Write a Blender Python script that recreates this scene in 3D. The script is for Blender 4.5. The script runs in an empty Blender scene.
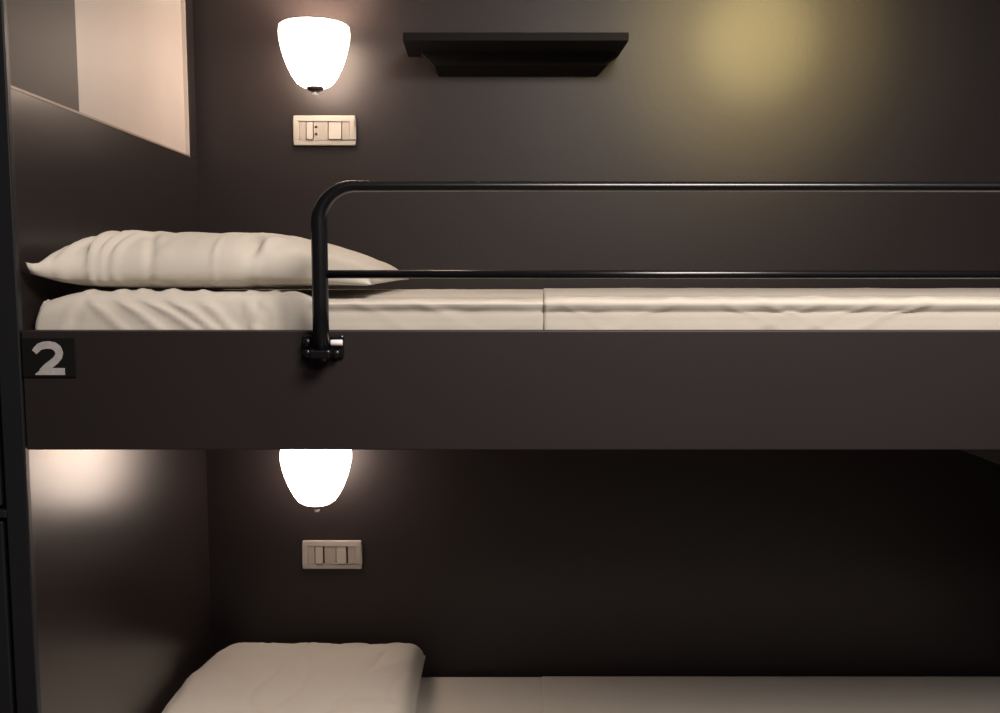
import bpy, bmesh, math, random
from mathutils import Vector, noise, Matrix
S = bpy.context.scene
COL = S.collection
PI = math.pi
random.seed(4)

# ------------------------------------------------------------------ helpers
def principled(name, col, rough=.5, spec=.5, metal=0., bump=0., bscale=40., var=0., vscale=6., sheen=0., stretch=(1, 1, 1), coat=0.):
    m = bpy.data.materials.new(name)
    m.use_nodes = True
    nt = m.node_tree
    b = nt.nodes['Principled BSDF']
    b.inputs['Base Color'].default_value = (*col, 1)
    b.inputs['Roughness'].default_value = rough
    b.inputs['Specular IOR Level'].default_value = spec
    b.inputs['Metallic'].default_value = metal
    b.inputs['Coat Weight'].default_value = coat
    if sheen:
        b.inputs['Sheen Weight'].default_value = sheen
    tc = nt.nodes.new('ShaderNodeTexCoord')
    mp = nt.nodes.new('ShaderNodeMapping')
    mp.inputs['Scale'].default_value = stretch
    nt.links.new(tc.outputs['Object'], mp.inputs['Vector'])
    if var:
        n = nt.nodes.new('ShaderNodeTexNoise')
        n.inputs['Scale'].default_value = vscale
        n.inputs['Detail'].default_value = 4
        nt.links.new(mp.outputs['Vector'], n.inputs['Vector'])
        r = nt.nodes.new('ShaderNodeValToRGB')
        r.color_ramp.elements[0].position = .3
        r.color_ramp.elements[1].position = .7
        r.color_ramp.elements[0].color = (*[c * (1 - var) for c in col], 1)
        r.color_ramp.elements[1].color = (*[c * (1 + var) for c in col], 1)
        nt.links.new(n.outputs['Fac'], r.inputs['Fac'])
        nt.links.new(r.outputs['Color'], b.inputs['Base Color'])
    if bump:
        n2 = nt.nodes.new('ShaderNodeTexNoise')
        n2.inputs['Scale'].default_value = bscale
        n2.inputs['Detail'].default_value = 5
        nt.links.new(mp.outputs['Vector'], n2.inputs['Vector'])
        bp = nt.nodes.new('ShaderNodeBump')
        bp.inputs['Strength'].default_value = bump
        bp.inputs['Distance'].default_value = .004
        nt.links.new(n2.outputs['Fac'], bp.inputs['Height'])
        nt.links.new(bp.outputs['Normal'], b.inputs['Normal'])
    return m

M = {}
M['wall'] = principled('dark_paint', (.0180, .0128, .0132), .46, .42, var=.05, vscale=3, bump=.05, bscale=90)
M['laminate'] = principled('dark_laminate', (.0175, .0130, .0132), .30, .85, var=.04, vscale=4)
M['board'] = principled('dark_board', (.0165, .0120, .0123), .55, .4, var=.05, vscale=4)
M['pale'] = principled('pale_panel', (.56, .50, .465), .5, .4, var=.03)
M['taupe'] = principled('taupe_panel', (.055, .046, .044), .55, .4, var=.03)
M['bead'] = principled('edge_bead', (.34, .27, .23), .4, .4)
M['locker'] = principled('locker_lacquer', (.0100, .0110, .0135), .45, .5, var=.06)
M['gap'] = principled('gap_black', (.004, .004, .004), .9, .1)
M['ceiling'] = principled('ceiling_paint', (.35, .32, .30), .9, .2)
M['front'] = principled('front_wall_paint', (.06, .05, .05), .7, .3)
M['floor'] = principled('floor_vinyl', (.07, .055, .05), .5, .4, var=.15, vscale=8)
M['sheet'] = principled('white_cotton', (.62, .58, .515), .85, .15, bump=.10, bscale=60, sheen=.1)
M['pillow'] = principled('pillow_cotton', (.64, .60, .53), .85, .15, bump=.08, bscale=50, sheen=.1)
M['rail'] = principled('black_steel', (.0050, .0052, .0068), .26, .6)
M['glint'] = principled('glint_white', (.85, .85, .86), .35, .5)  # non-metal white, paints in the highlight of small chrome parts
M['chrome'] = principled('chrome', (.8, .8, .8), .25, .5, metal=1)
M['plate'] = principled('ivory_plastic', (.41, .38, .345), .4, .4)
M['plate2'] = principled('ivory_plastic_insert', (.37, .335, .30), .4, .4)
M['hole'] = principled('contact_hole', (.05, .03, .02), .6, .2)
M['shelf'] = principled('black_shelf', (.0050, .0040, .0042), .6, .2)
M['sign'] = principled('sign_black', (.006, .006, .006), .5, .3)
M['digit'] = principled('digit_grey', (.42, .40, .40), .5, .3, var=.1, vscale=120)
M['cup'] = principled('lamp_fitting', (.05, .045, .045), .3, .5, metal=.6)

def glow(name, col, st):
    m = bpy.data.materials.new(name)
    m.use_nodes = True
    b = m.node_tree.nodes['Principled BSDF']
    b.inputs['Base Color'].default_value = (.9, .85, .78, 1)
    b.inputs['Roughness'].default_value = .35
    b.inputs['Emission Color'].default_value = (*col, 1)
    b.inputs['Emission Strength'].default_value = st
    return m
M['glass'] = glow('lit_opal_glass', (1, .77, .60), 20.0)
M['glass_dim'] = glow('lit_opal_glass_dimmer', (1, .79, .66), 13.0)
M['bulb'] = glow('lit_bulb', (1, .77, .59), 560.0)

def link(name, bm, mat, parent=None, smooth=False, bevel=0., seg=2):
    me = bpy.data.meshes.new(name)
    bmesh.ops.recalc_face_normals(bm, faces=bm.faces)
    bm.to_mesh(me)
    bm.free()
    me.materials.append(M[mat])
    if smooth:
        for p in me.polygons:
            p.use_smooth = True
    o = bpy.data.objects.new(name, me)
    COL.objects.link(o)
    if parent:
        o.parent = parent
    if bevel:
        md = o.modifiers.new('bevel', 'BEVEL')
        md.width = bevel
        md.segments = seg
        md.limit_method = 'ANGLE'
    return o

def bx(bm, x0, x1, y0, y1, z0, z1):
    v = [bm.verts.new((x, y, z)) for x in (x0, x1) for y in (y0, y1) for z in (z0, z1)]
    for f in ((0, 1, 3, 2), (4, 6, 7, 5), (0, 4, 5, 1), (2, 3, 7, 6), (0, 2, 6, 4), (1, 5, 7, 3)):
        bm.faces.new([v[i] for i in f])

def box(name, x0, x1, y0, y1, z0, z1, mat, parent=None, bevel=0.):
    bm = bmesh.new()
    bx(bm, x0, x1, y0, y1, z0, z1)
    return link(name, bm, mat, parent, bevel=bevel)

def lathe(name, prof, mat, parent, loc, axis='Z', n=48, closed=False):
    bm = bmesh.new()
    rings = []
    for r, h in prof:
        if r < 1e-6:
            rings.append([bm.verts.new((0, 0, h))])
        else:
            rings.append([bm.verts.new((r * math.cos(2 * PI * i / n), r * math.sin(2 * PI * i / n), h)) for i in range(n)])
    for a, b in zip(rings, rings[1:]):
        for i in range(n):
            j = (i + 1) % n
            if len(a) == 1 and len(b) == 1:
                continue
            if len(a) == 1:
                bm.faces.new((a[0], b[j], b[i]))
            elif len(b) == 1:
                bm.faces.new((a[i], a[j], b[0]))
            else:
                bm.faces.new((a[i], a[j], b[j], b[i]))
    rot = Matrix.Identity(4)
    if axis == 'Y':
        rot = Matrix.Rotation(PI / 2, 4, 'X')      # +h -> -Y (towards the room)
    if axis == 'X':
        rot = Matrix.Rotation(PI / 2, 4, 'Y')
    bmesh.ops.transform(bm, matrix=Matrix.Translation(loc) @ rot, verts=bm.verts)
    return link(name, bm, mat, parent, smooth=True)

def tag(o, label, cat, group=None):
    o['label'] = label
    o['category'] = cat
    if group:
        o['group'] = group
    return o

def root(name, loc, label, cat, group=None):
    o = bpy.data.objects.new(name, None)
    o.empty_display_size = .05
    COL.objects.link(o)
    o.location = loc
    return tag(o, label, cat, group)

def adopt(r):
    """children were modelled in world space: keep them there under the moved Empty"""
    off = Matrix.Translation(r.location).inverted()
    for c in list(COL.objects):
        if c.parent == r:
            c.data.transform(off)
            for g in COL.objects:
                if g.parent == c:
                    g.data.transform(off)

def structure(o):
    o['kind'] = 'structure'
    return o

# ------------------------------------------------------------------ setting
XW, YB, YF = -.676, 2.195, 1.318          # end partition, back wall, front plane of the niche
structure(box('floor', -1.6, 1.9, -1.9, 2.3, -.05, 0, 'floor'))
structure(box('ceiling', -1.6, 1.9, -1.9, 2.3, 2.6, 2.65, 'ceiling'))
structure(box('wall_back', -1.6, 1.9, YB, YB + .08, 0, 2.6, 'wall'))
structure(box('wall_front', -1.6, 1.9, -1.9, -1.84, 0, 2.6, 'front'))
structure(box('wall_right', 1.43, 1.50, -1.84, YB, 0, 2.6, 'wall'))
structure(box('wall_left_outer', -1.6, -1.54, -1.84, YB, 0, 2.6, 'taupe'))
# end partition with a pale recessed field above the slanted line
structure(box('wall_left', -.702, XW, YF, YB, 0, 1.7085, 'laminate'))
structure(box('trim_1', -.702, XW, 2.138, YB, 1.7085, 2.6, 'board'))
structure(box('wall_left_upper', -.702, XW - .008, 1.56, 2.138, 1.7085, 2.6, 'pale'))
structure(box('wall_left_side', -.702, XW - .002, YF, 1.56, 1.7085, 2.6, 'taupe'))
structure(box('trim_2', XW - .010, XW + .001, YF, 2.138, 1.7085, 1.7125, 'bead'))
structure(box('trim_3', XW - .010, XW + .001, 2.134, 2.138, 1.7125, 2.6, 'pale'))

# ------------------------------------------------------------------ locker at the left edge
lk = root('locker', (-.93, 1.33, 0), 'blue-black locker at the far left edge, in front of the bunk head end', 'locker')
box('carcass', -1.20, -.704, 1.3265, 1.85, 0, 2.35, 'locker', lk)
bm = bmesh.new()
bx(bm, -.700, -.6675, 1.303, 1.316, 0, 2.35)
bx(bm, -1.20, -1.164, 1.303, 1.316, 0, 2.35)
bx(bm, -1.164, -.700, 1.303, 1.316, 1.081, 1.093)
bx(bm, -1.164, -.700, 1.303, 1.316, 0, .06)
bx(bm, -1.164, -.700, 1.303, 1.316, 2.31, 2.35)
link('face_frame', bm, 'locker', lk, bevel=.002)
for z0, z1 in ((.064, 1.075), (1.099, 2.306)):
    d = box('door', -1.160, -.708, 1.306, 1.324, z0, z1, 'locker', lk, bevel=.002)
    lathe('knob', [(0, .018), (.010, .017), (.012, .012), (.006, .006), (.006, 0)], 'rail', d, (-1.12, 1.306, (z0 + z1) / 2), 'Y', 20)
adopt(lk)

# ------------------------------------------------------------------ bunk bed
XE = 1.42
bed = root('bunk_bed', (.3, 1.75, 0), 'built-in dark brown bunk bed with a numbered side board and black guard rail', 'bunk bed')
box('side_board', -.6655, XE, 1.305, 1.333, 1.1835, 1.3590, 'board', bed, bevel=.0015)
box('bed_base', XW + .002, XE, 1.3335, YB - .002, 1.245, 1.285, 'board', bed)
box('side_board', -.6655, XE, 1.305, 1.333, .17, .36, 'board', bed, bevel=.0015)
box('bed_base', XW + .002, XE, 1.3335, YB - .002, .26, .30, 'board', bed)
box('support_batten', .796, .84, 1.3345, YB - .002, 1.150, 1.2445, 'board', bed, bevel=.002)

# number plate with the 2
plt = box('number_plate', -.6645, -.587, 1.3025, 1.3050, 1.2916, 1.3487, 'sign', bed, bevel=.0008)
def px2(x, y):                                   # lettering drawn on a 1000-unit grid
    return (-.6458 + (x - 352) / 313 * .0428, 1.2950 + (545 - y) / 335 * .0492)
cl = [(352, 318, 30), (372, 296, 34), (408, 264, 36), (455, 250, 37), (510, 246, 37), (560, 256, 38), (600, 286, 40), (616, 325, 40), (606, 362, 39), (578, 396, 38),
      (530, 432, 38), (480, 466, 38), (430, 505, 34), (400, 530, 20)]
bm = bmesh.new()
front = []
for i, (x, y, w) in enumerate(cl):
    a = cl[max(i - 1, 0)]; b = cl[min(i + 1, len(cl) - 1)]
    t = Vector((b[0] - a[0], b[1] - a[1])).normalized()
    front.append((px2(x - t.y * w, y + t.x * w), px2(x + t.y * w, y - t.x * w)))
def slab(pts, y0, y1):
    va = [bm.verts.new((p[0], y0, p[1])) for p in pts]; vb = [bm.verts.new((p[0], y1, p[1])) for p in pts]
    bm.faces.new(va); bm.faces.new(vb[::-1])
    for k in range(len(pts)):
        bm.faces.new((va[k], va[(k + 1) % len(pts)], vb[(k + 1) % len(pts)], vb[k]))
for a, b in zip(front, front[1:]):
    slab((a[0], a[1], b[1], b[0]), 1.3012, 1.3024)
slab([px2(*p) for p in ((352, 545), (665, 545), (665, 476), (440, 476), (400, 500), (352, 535))], 1.3011, 1.3024)
do = link('digit', bm, 'digit', plt)
do['label'] = 'grey digit two'

# guard rail: one swept tube, lower bar, clamps with bolts
def sweep(path, up_out, n=16):
    """path: list of (x, z, half width in plane, half depth)"""
    bm = bmesh.new()
    rings = []
    for i, (x, z, w, d) in enumerate(path):
        a = path[max(i - 1, 0)]; b = path[min(i + 1, len(path) - 1)]
        t = Vector((b[0] - a[0], 0, b[1] - a[1])).normalized()
        nrm = Vector((-t.z, 0, t.x))
        c = Vector((x, up_out, z))
        rings.append([bm.verts.new(c + nrm * (w * math.cos(2 * PI * k / n)) + Vector((0, 1, 0)) * (d * math.sin(2 * PI * k / n))) for k in range(n)])
    for a, b in zip(rings, rings[1:]):
        for k in range(n):
            bm.faces.new((a[k], a[(k + 1) % n], b[(k + 1) % n], b[k]))
    bm.faces.new(rings[0]); bm.faces.new(rings[-1])
    return bm
YR = 1.283
xp, zt, R = -.2258, 1.5645, .050
xq = 1.06
path = [(xp, z, .0118, .0118) for z in (1.3180, 1.40, 1.46, zt - R)]
for k in range(1, 13):
    a = PI - k / 12 * PI / 2
    s = k / 12
    path.append((xp + R + R * math.cos(a), zt - R + R * math.sin(a), .0118 - .0038 * s, .0118 - .002 * s))
for x in (0, .3, .6, .9):
    path.append((x, zt - .001 * (x + .2), .0072, .0098))
for k in range(0, 13):
    a = PI / 2 - k / 12 * PI / 2
    path.append((xq - R + R * math.cos(a), zt - .001 - R + R * math.sin(a), .0075 + .0043 * k / 12, .0098 + .002 * k / 12))
path += [(xq, 1.42, .0118, .0118), (xq, 1.318, .0118, .0118)]
gr = link('guard_rail', sweep(path, YR), 'rail', bed, smooth=True)
gr['label'] = 'black tubular guard rail clamped to the upper side board'
link('rail_bar', sweep([(xp + .006, 1.4412, .0060, .0060), (.3, 1.4410, .0060, .0060), (xq - .006, 1.4405, .0060, .0060)], YR), 'rail', gr, smooth=True)
for xc, vis in ((xp, 1), (xq, 0)):
    bm = bmesh.new()
    bx(bm, xc - .030, xc + .030, 1.2985, 1.3048, 1.320, 1.353)
    bx(bm, xc - .0145, xc + .0145, 1.2685, 1.2985, 1.322, 1.334)
    link('clamp', bm, 'rail', gr, bevel=.0025)
    for sx, z, mat in ((-.0225, 1.3430, 'rail'), (.0205, 1.3425, 'chrome'), (-.0225, 1.3275, 'rail'), (.0195, 1.3265, 'rail')):
        if mat == 'chrome':
            b = lathe('bolt', [(0, -.0085), (.0042, -.0085), (.0046, -.0075), (.0046, .0075), (.0042, .0085), (0, .0085)], 'glint', gr, (xc + sx, 1.2945, z), 'X', 20)
            b['label'] = 'bright chrome bolt'
        else:
            lathe('bolt', [(0, .009), (.005, .009), (.0062, .0075), (.0062, 0), (0, 0)], 'rail', gr, (xc + sx, 1.2985, z), 'Y', 20)
adopt(bed)

# ------------------------------------------------------------------ mattresses and sheets
def lerp_prof(prof, n):
    d = [0]
    for a, b in zip(prof, prof[1:]):
        d.append(d[-1] + math.hypot(b[0] - a[0], b[1] - a[1]))
    out = []
    return d

def crom(prof, per=6):
    out = []
    P = [prof[0]] + prof + [prof[-1]]
    for i in range(1, len(P) - 2):
        p0, p1, p2, p3 = P[i - 1], P[i], P[i + 1], P[i + 2]
        for k in range(per):
            t = k / per
            out.append(tuple(.5 * (2 * p1[j] + (p2[j] - p0[j]) * t + (2 * p0[j] - 5 * p1[j] + 4 * p2[j] - p3[j]) * t * t + (3 * p1[j] - p0[j] - 3 * p2[j] + p3[j]) * t ** 3) for j in (0, 1)))
    out.append(prof[-1])
    return out

def ridge(s, c, w):
    return math.exp(-((s - c) / w) ** 2)

def bedding(name, x0, x1, prof, zbase, amp, seed, mat, rnd=.0, close=True, off=0., nx=260, parent=None, folds=(), start=0., head=None, hprof=None, yref=1.36):
    """profile (y,z) swept along x with slanted cloth folds; rnd rounds the head and foot ends"""
    pr = crom(prof)
    hp = crom(hprof) if hprof else None
    zlow = zbase
    ztop = max(p[1] for p in prof)
    n = len(pr)
    nrm = []
    for i in range(n):
        a = pr[max(i - 1, 0)]; b = pr[min(i + 1, n - 1)]
        t = Vector((b[0] - a[0], b[1] - a[1])).normalized()
        nrm.append(Vector((t.y, -t.x)))
    # arc length
    L = [start]
    for a, b in zip(pr, pr[1:]):
        L.append(L[-1] + math.hypot(b[0] - a[0], b[1] - a[1]))
    bm = bmesh.new()
    rings = []
    xs = []
    if rnd:
        xs += [(x0 + rnd * (1 - math.cos(k / 8 * PI / 2)), rnd * (1 - math.sin(k / 8 * PI / 2))) for k in range(8)]
    xs += [(x0 + rnd + (x1 - x0 - 2 * rnd) * k / nx, 0) for k in range(nx + 1)]
    if rnd:
        xs += [(x1 - rnd * (1 - math.cos(k / 8 * PI / 2)), rnd * (1 - math.sin(k / 8 * PI / 2))) for k in range(7, -1, -1)]
    for x, ins in xs:
        ring = []
        hx = 0
        if hprof:                               # beside the pillow the cover bulges out full, without the piped edge
            hx = 1 - min(1, max(0, (x - head) / .05))
            hx = hx * hx * (3 - 2 * hx)
        for i in range(n):
            y, z = pr[i]
            l = L[i]
            if hx:
                y += (hp[i][0] - y) * hx; z += (hp[i][1] - z) * hx
            xv = x
            if not close:
                xv += (y - yref) * .071 * max(0, 1 - (x - x0) / .4)      # the fold lies a little askew
            if hprof:                           # the head end droops softly
                z -= .013 * max(0, 1 - (x - x0) / .07) ** 2 * min(1, max(0, (z - 1.355) / .05))
            w = noise.noise(Vector((xv * 9 - l * 16, l * 7 + xv * 3, seed))) * .6
            w += noise.noise(Vector((xv * 26 - l * 30, l * 12, seed + 5))) * .3
            w += (1 - abs(noise.noise(Vector((xv * 6 + l * 11, l * 3.0, seed + 9))))) ** 6 * .45
            zm = min(1, max(0, (z - zlow - .012) / .03))
            am_ = amp * (.45 if y > 1.40 else 1) * zm * (0 if y > yb - .02 else 1)
            h = am_ * w + off - ins
            fm = min(1, max(0, (1.425 - y) / .03)) * min(1, max(0, (z - zlow - .055) / .012))
            if fm:
                for (fx, sl, wd, am) in folds:
                    h += am * fm * ridge(x - (ztop - z) * sl, fx, wd)
            p = Vector((y, z)) + nrm[i] * h
            if hprof:
                xv += .022 * min(1, max(0, (z - 1.352) / .06)) ** 2 * max(0, 1 - (x - x0) / .14)
            ring.append(bm.verts.new((xv, p.x, p.y)))
        rings.append(ring)
    for a, b in zip(rings, rings[1:]):
        for i in range(n - 1):
            bm.faces.new((a[i], b[i], b[i + 1], a[i + 1]))
        if close:
            bm.faces.new((a[n - 1], b[n - 1], b[0], a[0]))
    if close:
        bm.faces.new(rings[0]); bm.faces.new(rings[-1])
    o = link(name, bm, mat, parent, smooth=True)
    if not close:
        md = o.modifiers.new('solid', 'SOLIDIFY')
        md.thickness = .0008
        md.offset = 1
    return o

# upper: front edge shows over the side board
yb = YB - .012
upper = [(yb, 1.291), (yb + .002, 1.33), (yb, 1.385), (yb - .015, 1.3975), (2.10, 1.400), (1.9, 1.4005), (1.7, 1.401), (1.5, 1.4015), (1.41, 1.402), (1.375, 1.4015),
         (1.360, 1.4005), (1.352, 1.397), (1.353, 1.392), (1.3555, 1.388), (1.357, 1.384), (1.3555, 1.379), (1.350, 1.371), (1.3455, 1.360), (1.3450, 1.33), (1.348, 1.300), (1.355, 1.291)]
hd = list(upper)
hd[8:18] = [(1.46, 1.404), (1.415, 1.4105), (1.388, 1.4140), (1.369, 1.4135), (1.357, 1.410), (1.350, 1.403), (1.3465, 1.394), (1.3445, 1.383), (1.3440, 1.370), (1.3440, 1.356)]
mu = bedding('mattress', -.6680, 1.40, upper, 1.291, .0032, 3.1, 'sheet', rnd=.010, head=-.285, hprof=hd,
             folds=((-.612, -.25, .005, .0020), (-.596, -.25, .004, -.0025), (-.585, 1.2, .010, .003), (-.535, 1.3, .009, .004), (-.495, 1.6, .008, .0045), (-.455, 1.3, .009, .005),
                    (-.41, .9, .008, .004), (-.345, .25, .006, .004), (-.318, -.35, .004, .004), (-.300, .1, .005, -.003), (-.19, 1.9, .012, .0012), (-.10, 2.2, .014, .0012)))
tag(mu, 'white sheeted mattress on the upper bunk, under the pillow by the guard rail post', 'mattress', 'white mattresses of the bunk bed')
SU = math.hypot(.002, .043) + math.hypot(.002, .055) + math.hypot(.015, .0125)
su = bedding('bed_sheet', .098, 1.385, upper[3:20], 1.291, .0032, 3.1, 'sheet', close=False, off=.0020, start=SU,
             folds=((.12, 1.5, .009, .0010), (.20, -1.8, .012, .0008), (.30, -2.2, .014, .0012), (.36, 2.0, .012, .0012), (.42, 2.2, .012, .0014), (.52, -2.4, .014, .0016), (.60, -2.6, .012, .0016), (.68, -2.6, .012, .0022)))
tag(su, 'cream top sheet with slanted folds, spread on the upper bunk behind the guard rail', 'bed sheet', 'top sheets on the bunk beds')

lo_z = .432
lower = [(yb, .306), (yb + .002, .35), (yb, .41), (yb - .018, .429), (2.10, lo_z), (1.9, lo_z), (1.7, lo_z), (1.5, lo_z), (1.41, lo_z), (1.375, lo_z - .002),
         (1.356, .422), (1.3455, .405), (1.3440, .37), (1.345, .33), (1.354, .306)]
ml = bedding('mattress', -.668, 1.40, lower, .306, .0030, 13.4, 'sheet', rnd=.022)
tag(ml, 'white sheeted mattress on the lower bunk, under the plump pillow', 'mattress', 'white mattresses of the bunk bed')
SL = math.hypot(.002, .048) + math.hypot(.002, .06) + math.hypot(.018, .019)
sl = bedding('bed_sheet', .150, 1.385, lower[3:13], .306, .0030, 13.4, 'sheet', close=False, off=.0020, start=SL, yref=2.05)
tag(sl, 'dim wrinkled top sheet spread on the lower bunk below the bare wall', 'bed sheet', 'top sheets on the bunk beds')

# ------------------------------------------------------------------ pillows
def pro(u):
    if u < 0:
        return max(0, 1 - abs(u) ** 6) ** .58
    t = min(1, max(0, (u - .20) / .80))
    return (1 - .70 * t ** 1.0) * max(0, 1 - u ** 22) ** .5

def pillow(name, cx, cy, zb, w, d, top, seam, fall, seed, taper=0., fronttip=0., pv=6., wr=1., lin=False):
    """cushion closed at a seam; fall = how early it slopes down on the right"""
    N = 110
    bm = bmesh.new()
    seam0 = seam
    T, B = {}, {}
    for i in range(N + 1):
        for j in range(N + 1):
            u = -1 + 2 * i / N; v = -1 + 2 * j / N
            if lin:
                k_ = min(1, max(0, (u - .25) / .7))
                seam = seam0 * (1 - .72 * k_)
            # edges bow in, corners stay out
            x = u * w / 2 * (1 - (.045 if lin else .02) * (1 - v ** 4) * (abs(u) ** 3))
            y = v * d / 2 * (1 - .050 * (1 - u ** 4) * (abs(v) ** 3))
            if u < 0:
                x += taper * max(0, v - .35) * abs(u)
            if v < 0 and u < 0:
                y -= fronttip * (abs(u) ** 6) * (abs(v) ** 4)
            eu = pro(u) if lin else max(0, 1 - abs(u) ** 16) ** .5
            ev = max(0, 1 - abs(v) ** pv) ** .5
            p = eu * ev
            # wrinkles: short gathers running in from the seam, and broad dents
            edge = max(abs(u), abs(v))
            ang = math.atan2(v, u)
            g = noise.noise(Vector((ang * 7, edge * 1.5, seed))) * .0042 + noise.noise(Vector((ang * 17, edge * 2.2, seed + 3))) * .0022
            g *= min(1, max(0, (edge - .30) / .35)) * min(1, p * 2.5)
            g += noise.noise(Vector((u * 1.7 + 5, v * 1.7, seed + 1))) * .006 * p
            g += -(1 - abs(noise.noise(Vector((u * 2.3 - v * 1.1, v * 1.2 + u, seed + 8))))) ** 9 * .006 * p
            g *= wr
            if lin and v < -.6:
                q = min(1, (-.6 - v) / .2) * min(1, p * 2)
                for uc, sl, wd, am in ((-.70, .05, .022, .009), (-.80, .35, .03, .007), (-.60, .30, .022, .006), (-.50, .45, .025, .005), (-.43, -.35, .03, -.004),
                                       (-.90, .2, .02, .006), (.03, .02, .010, .004), (.22, -.35, .06, -.009), (.33, .25, .04, .006)):
                    e_ = am * q * ridge(u - sl * (v + .8), uc, wd)
                    g += e_; y -= e_ * 1.1
            zt_ = seam + (top - seam) * p + g
            zb_ = seam - seam * (1 - (1 - p) ** 1.6)
            sv = seam + (.016 * (abs(u) ** 8) * (abs(v) ** 6) if fronttip and u < 0 and v < 0 else 0) + noise.noise(Vector((u * 2.4, v * 2.4, seed + 2))) * .004
            if i in (0, N) or j in (0, N):
                T[i, j] = B[i, j] = bm.verts.new((cx + x, cy + y, zb + sv))
            else:
                T[i, j] = bm.verts.new((cx + x, cy + y, zb + max(zt_, seam * .3)))
                B[i, j] = bm.verts.new((cx + x, cy + y, zb + max(.0008, zb_)))
    for i in range(N):
        for j in range(N):
            q = [(i, j), (i + 1, j), (i + 1, j + 1), (i, j + 1)]
            bm.faces.new([T[k] for k in q])
            bm.faces.new([B[k] for k in reversed(q)])
    seamco = {k: v.co.copy() for k, v in T.items() if k[0] in (0, N) or k[1] in (0, N)}
    o = link(name, bm, 'pillow', None, smooth=True)
    if lin:
        return o
    # piping: a thin welt round the seam
    ring = [(i, 0) for i in range(N)] + [(N, j) for j in range(N)] + [(i, N) for i in range(N, 0, -1)] + [(0, j) for j in range(N, 0, -1)]
    pts = [seamco[k] for k in ring]
    n = len(pts)
    bm = bmesh.new()
    rr = []
    for a in range(n):
        t = (pts[(a + 1) % n] - pts[a - 1]).normalized()
        sd = t.cross(Vector((0, 0, 1))).normalized(); up = sd.cross(t)
        rr.append([bm.verts.new(pts[a] + (sd * math.cos(k * PI / 3) + up * math.sin(k * PI / 3)) * .0018) for k in range(6)])
    for a in range(n):
        for k in range(6):
            bm.faces.new((rr[a][k], rr[a][(k + 1) % 6], rr[(a + 1) % n][(k + 1) % 6], rr[(a + 1) % n][k]))
    link('piping', bm, 'pillow', o, smooth=True)
    return o

pu = pillow('pillow', -.4135, 1.735, 1.4172,   .502, .735, .095, .028, .75, 2.2, fronttip=.055, lin=True, wr=.6)
tag(pu, 'cream pillow on the upper bunk with a pinched corner jutting out at the left', 'pillow', 'pillows on the bunk beds')
pl = pillow('pillow', -.405, 1.800, .4375, .538, .765, .116, .040, -2.2, 9.1, taper=.09, pv=7, wr=.7)
tag(pl, 'pinkish-white plump pillow on the lower bunk against the dark back wall', 'pillow', 'pillows on the bunk beds')

# ------------------------------------------------------------------ wall lamps
def wall_lamp(x, zbot, label, k=1., glass='glass'):
    t = root('wall_lamp', (x, YB, zbot + .06), label, 'wall lamp', 'wall lamps on the back wall')
    y = 2.088
    outer = [(.020, .000), (.031, .0015), (.043, .009), (.054, .024), (.065, .045), (.0735, .067), (.079, .086), (.083, .106), (.0835, .120), (.082, .132)]
    outer = [(r_ * k if r_ > .025 else r_, h) for r_, h in outer]
    inner = [(r - .004, h + (.004 if q < 3 else 0)) for q, (r, h) in enumerate(outer)]
    prof = [(0, .004)] + [(.0195, .0045)] + inner[1:] + [(.080 * k, .1335)] + outer[::-1] + [(0, -.0005)]
    lathe('lamp_shade', prof, glass, t, (x, y, zbot))
    lathe('shade_cup', [(0, -.009), (.010, -.0088), (.017, -.005), (.0195, 0), (.0195, .002), (0, .002)], 'cup', t, (x, y, zbot - .001))
    f = lathe('finial', [(0, -.0095), (.005, -.009), (.0068, -.005), (.0068, -.001), (.004, .001), (0, .001)], 'glint', t, (x, y, zbot - .010), n=24)
    f['label'] = 'small bright finial'
    lathe('bulb', [(0, .014), (.008, .014), (.009, .030), (.017, .046), (.020, .062), (.017, .078), (.009, .088), (0, .091)], 'bulb', t, (x, y, zbot), n=24)
    bm = bmesh.new()
    bx(bm, x - .008, x + .008, y + .072, YB - .008, zbot + .070, zbot + .086)
    link('bracket', bm, 'cup', t, bevel=.002)
    lathe('wall_plate', [(0, .009), (.024, .009), (.028, .006), (.028, .0005), (0, .0005)], 'cup', t, (x, YB, zbot + .078), 'Y', 32)
    adopt(t)
    return t
wall_lamp(-.371, 1.857, 'lit white glass wall lamp above the upper bunk pillow', .95)
wall_lamp(-.384, .894, 'lit white glass wall lamp in the lower bunk, cut off by the side board', 1., 'glass_dim')

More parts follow.
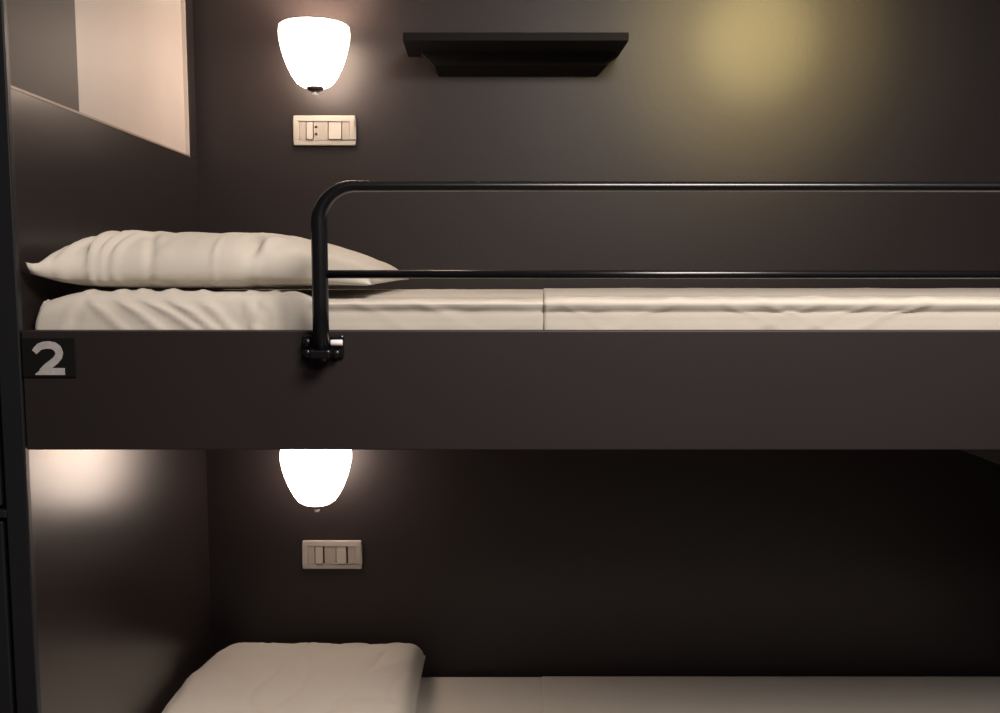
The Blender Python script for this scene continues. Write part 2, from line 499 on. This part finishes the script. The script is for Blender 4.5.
# ------------------------------------------------------------------ switch plates
def switch_plate(x0, x1, z0, z1, kind, label):
    t = root('switch_plate', ((x0 + x1) / 2, YB, (z0 + z1) / 2), label, 'light switch', 'switch plates under the lamps')
    w = x1 - x0
    y = YB - .0005
    # frame with a window for the inserts
    bm = bmesh.new()
    fz, fx = .0125, .0135
    bx(bm, x0, x1, y - .009, y, z0, z0 + fz); bx(bm, x0, x1, y - .009, y, z1 - fz, z1)
    bx(bm, x0, x0 + fx, y - .009, y, z0 + fz, z1 - fz); bx(bm, x1 - fx, x1, y - .009, y, z0 + fz, z1 - fz)
    bmesh.ops.remove_doubles(bm, verts=bm.verts, dist=1e-5)
    link('frame', bm, 'plate', t, bevel=.0015)
    a, b = x0 + fx, x1 - fx
    zi0, zi1 = z0 + fz + .0006, z1 - fz - .0006
    cuts = ((0, .13), (.14, .27), (.28, .57), (.58, .84), (.85, 1)) if kind == 0 else ((0, .14), (.15, .31), (.34, .58), (.59, .80), (.83, 1))
    names = ('blank_insert', 'rocker_switch', 'socket_insert', 'rocker_switch', 'blank_insert') if kind == 0 else ('blank_insert', 'rocker_switch', 'blank_insert', 'rocker_switch', 'blank_insert')
    for (p, q), nm in zip(cuts, names):
        xa, xb = a + (b - a) * p + .0004, a + (b - a) * q - .0004
        if nm == 'rocker_switch':
            bm = bmesh.new()
            prof = [(y - .001, zi0 + .001), (y - .0115, zi0 + .001), (y - .0085, (zi0 + zi1) / 2), (y - .0070, zi1 - .001), (y - .001, zi1 - .001)]
            va = [bm.verts.new((xa, p_, z)) for p_, z in prof]; vb = [bm.verts.new((xb, p_, z)) for p_, z in prof]
            bm.faces.new(va); bm.faces.new(vb[::-1])
            for k in range(5):
                bm.faces.new((va[k], va[(k + 1) % 5], vb[(k + 1) % 5], vb[k]))
            link(nm, bm, 'plate', t, bevel=.0006)
        else:
            o = box(nm, xa, xb, y - .0072, y - .001, zi0, zi1, 'plate2', t, bevel=.0005)
            if nm == 'socket_insert':
                for dz in (-.0085, .0085):
                    lathe('contact_hole', [(0, .0003), (.0034, .0003), (.0034, 0)], 'hole', o, (xa + .006, y - .0072, (zi0 + zi1) / 2 + dz), 'Y', 16)
    box('back_box', a, b, y - .0012, y, zi0 - .0005, zi1 + .0005, 'hole', t)
    adopt(t)
switch_plate(-.4415, -.2950, 1.7412, 1.8110, 0, 'bright ivory switch plate under the upper wall lamp')
switch_plate(-.4400, -.2937, .7015, .7730, 1, 'dim greyish switch plate under the lower wall lamp')

# ------------------------------------------------------------------ wall shelf
sh = root('wall_shelf', (.08, YB, 1.94), 'black floating shelf high on the back wall, right of the lit upper lamp', 'shelf')
box('shelf_board', -.1680, .3300, 2.040, YB - .0005, 1.9480, 1.9660, 'shelf', sh, bevel=.001)
bm = bmesh.new()
va = [bm.verts.new((x, YB - .045, z)) for x, z in ((-.135, 1.9477), (.318, 1.9477), (.300, 1.920), (-.105, 1.920))]
vb = [bm.verts.new((x, YB - .0005, z)) for x, z in ((-.135, 1.9477), (.318, 1.9477), (.280, 1.902), (-.095, 1.902))]
bm.faces.new(va); bm.faces.new(vb[::-1])
for k in range(4):
    bm.faces.new((va[k], va[(k + 1) % 4], vb[(k + 1) % 4], vb[k]))
link('shadow_wedge', bm, 'shelf', sh, bevel=.001)  # dark wedge modelled in the outline of the shelf's shadow on the wall
adopt(sh)

# ------------------------------------------------------------------ lights
def area(name, loc, size, power, col, target=None):
    l = bpy.data.lights.new(name, 'AREA')
    l.shape = 'DISK'; l.size = size; l.energy = power; l.color = col
    o = bpy.data.objects.new(name, l)
    COL.objects.link(o)
    o.location = loc
    if target:
        o.rotation_euler = (Vector(target) - Vector(loc)).to_track_quat('-Z', 'Y').to_euler()
    return o
area('overhead_light', (.65, .15, 2.58), .9, 66, (1, .89, .80))
area('overhead_light', (.75, -1.25, 2.58), .7, 28, (1, .88, .85))  # added unseen fill, lifts the dark lower bunk

for nm, deg, pw in (('ceiling_spot', 38, 48), ('ceiling_spot', 25, 85), ('ceiling_spot', 12, 110)):      # wide spill and hot core of one reflector lamp
    sp = bpy.data.lights.new(nm, 'SPOT')
    sp.energy = pw; sp.color = (1, .76, .30); sp.spot_size = math.radians(deg); sp.spot_blend = 1.0; sp.shadow_soft_size = .04
    so = bpy.data.objects.new(nm, sp)
    COL.objects.link(so)
    so.location = (1.02, .55, 2.42)
    so.rotation_euler = (Vector((.665, YB, 1.985)) - so.location).to_track_quat('-Z', 'Y').to_euler()

w = bpy.data.worlds.new('world')
S.world = w
w.use_nodes = True
w.node_tree.nodes['Background'].inputs[0].default_value = (.02, .018, .017, 1)
w.node_tree.nodes['Background'].inputs[1].default_value = 1

# ------------------------------------------------------------------ camera
cam = bpy.data.cameras.new('camera')
cam.sensor_width = 36
cam.lens = 32.4
cam.shift_x = .021
cam.clip_start = .02
co = bpy.data.objects.new('camera', cam)
COL.objects.link(co)
co.location = (0, 0, 1.45)
co.rotation_euler = (PI / 2 - math.atan(88.5 / 900), 0, 0)
S.camera = co
vs = S.view_settings
vs.view_transform = 'Standard'
vs.look = 'None'
vs.gamma = 1
vs.exposure = 0
vs.use_curve_mapping = False
S.cycles.max_bounces = 10
S.cycles.sample_clamp_indirect = 4
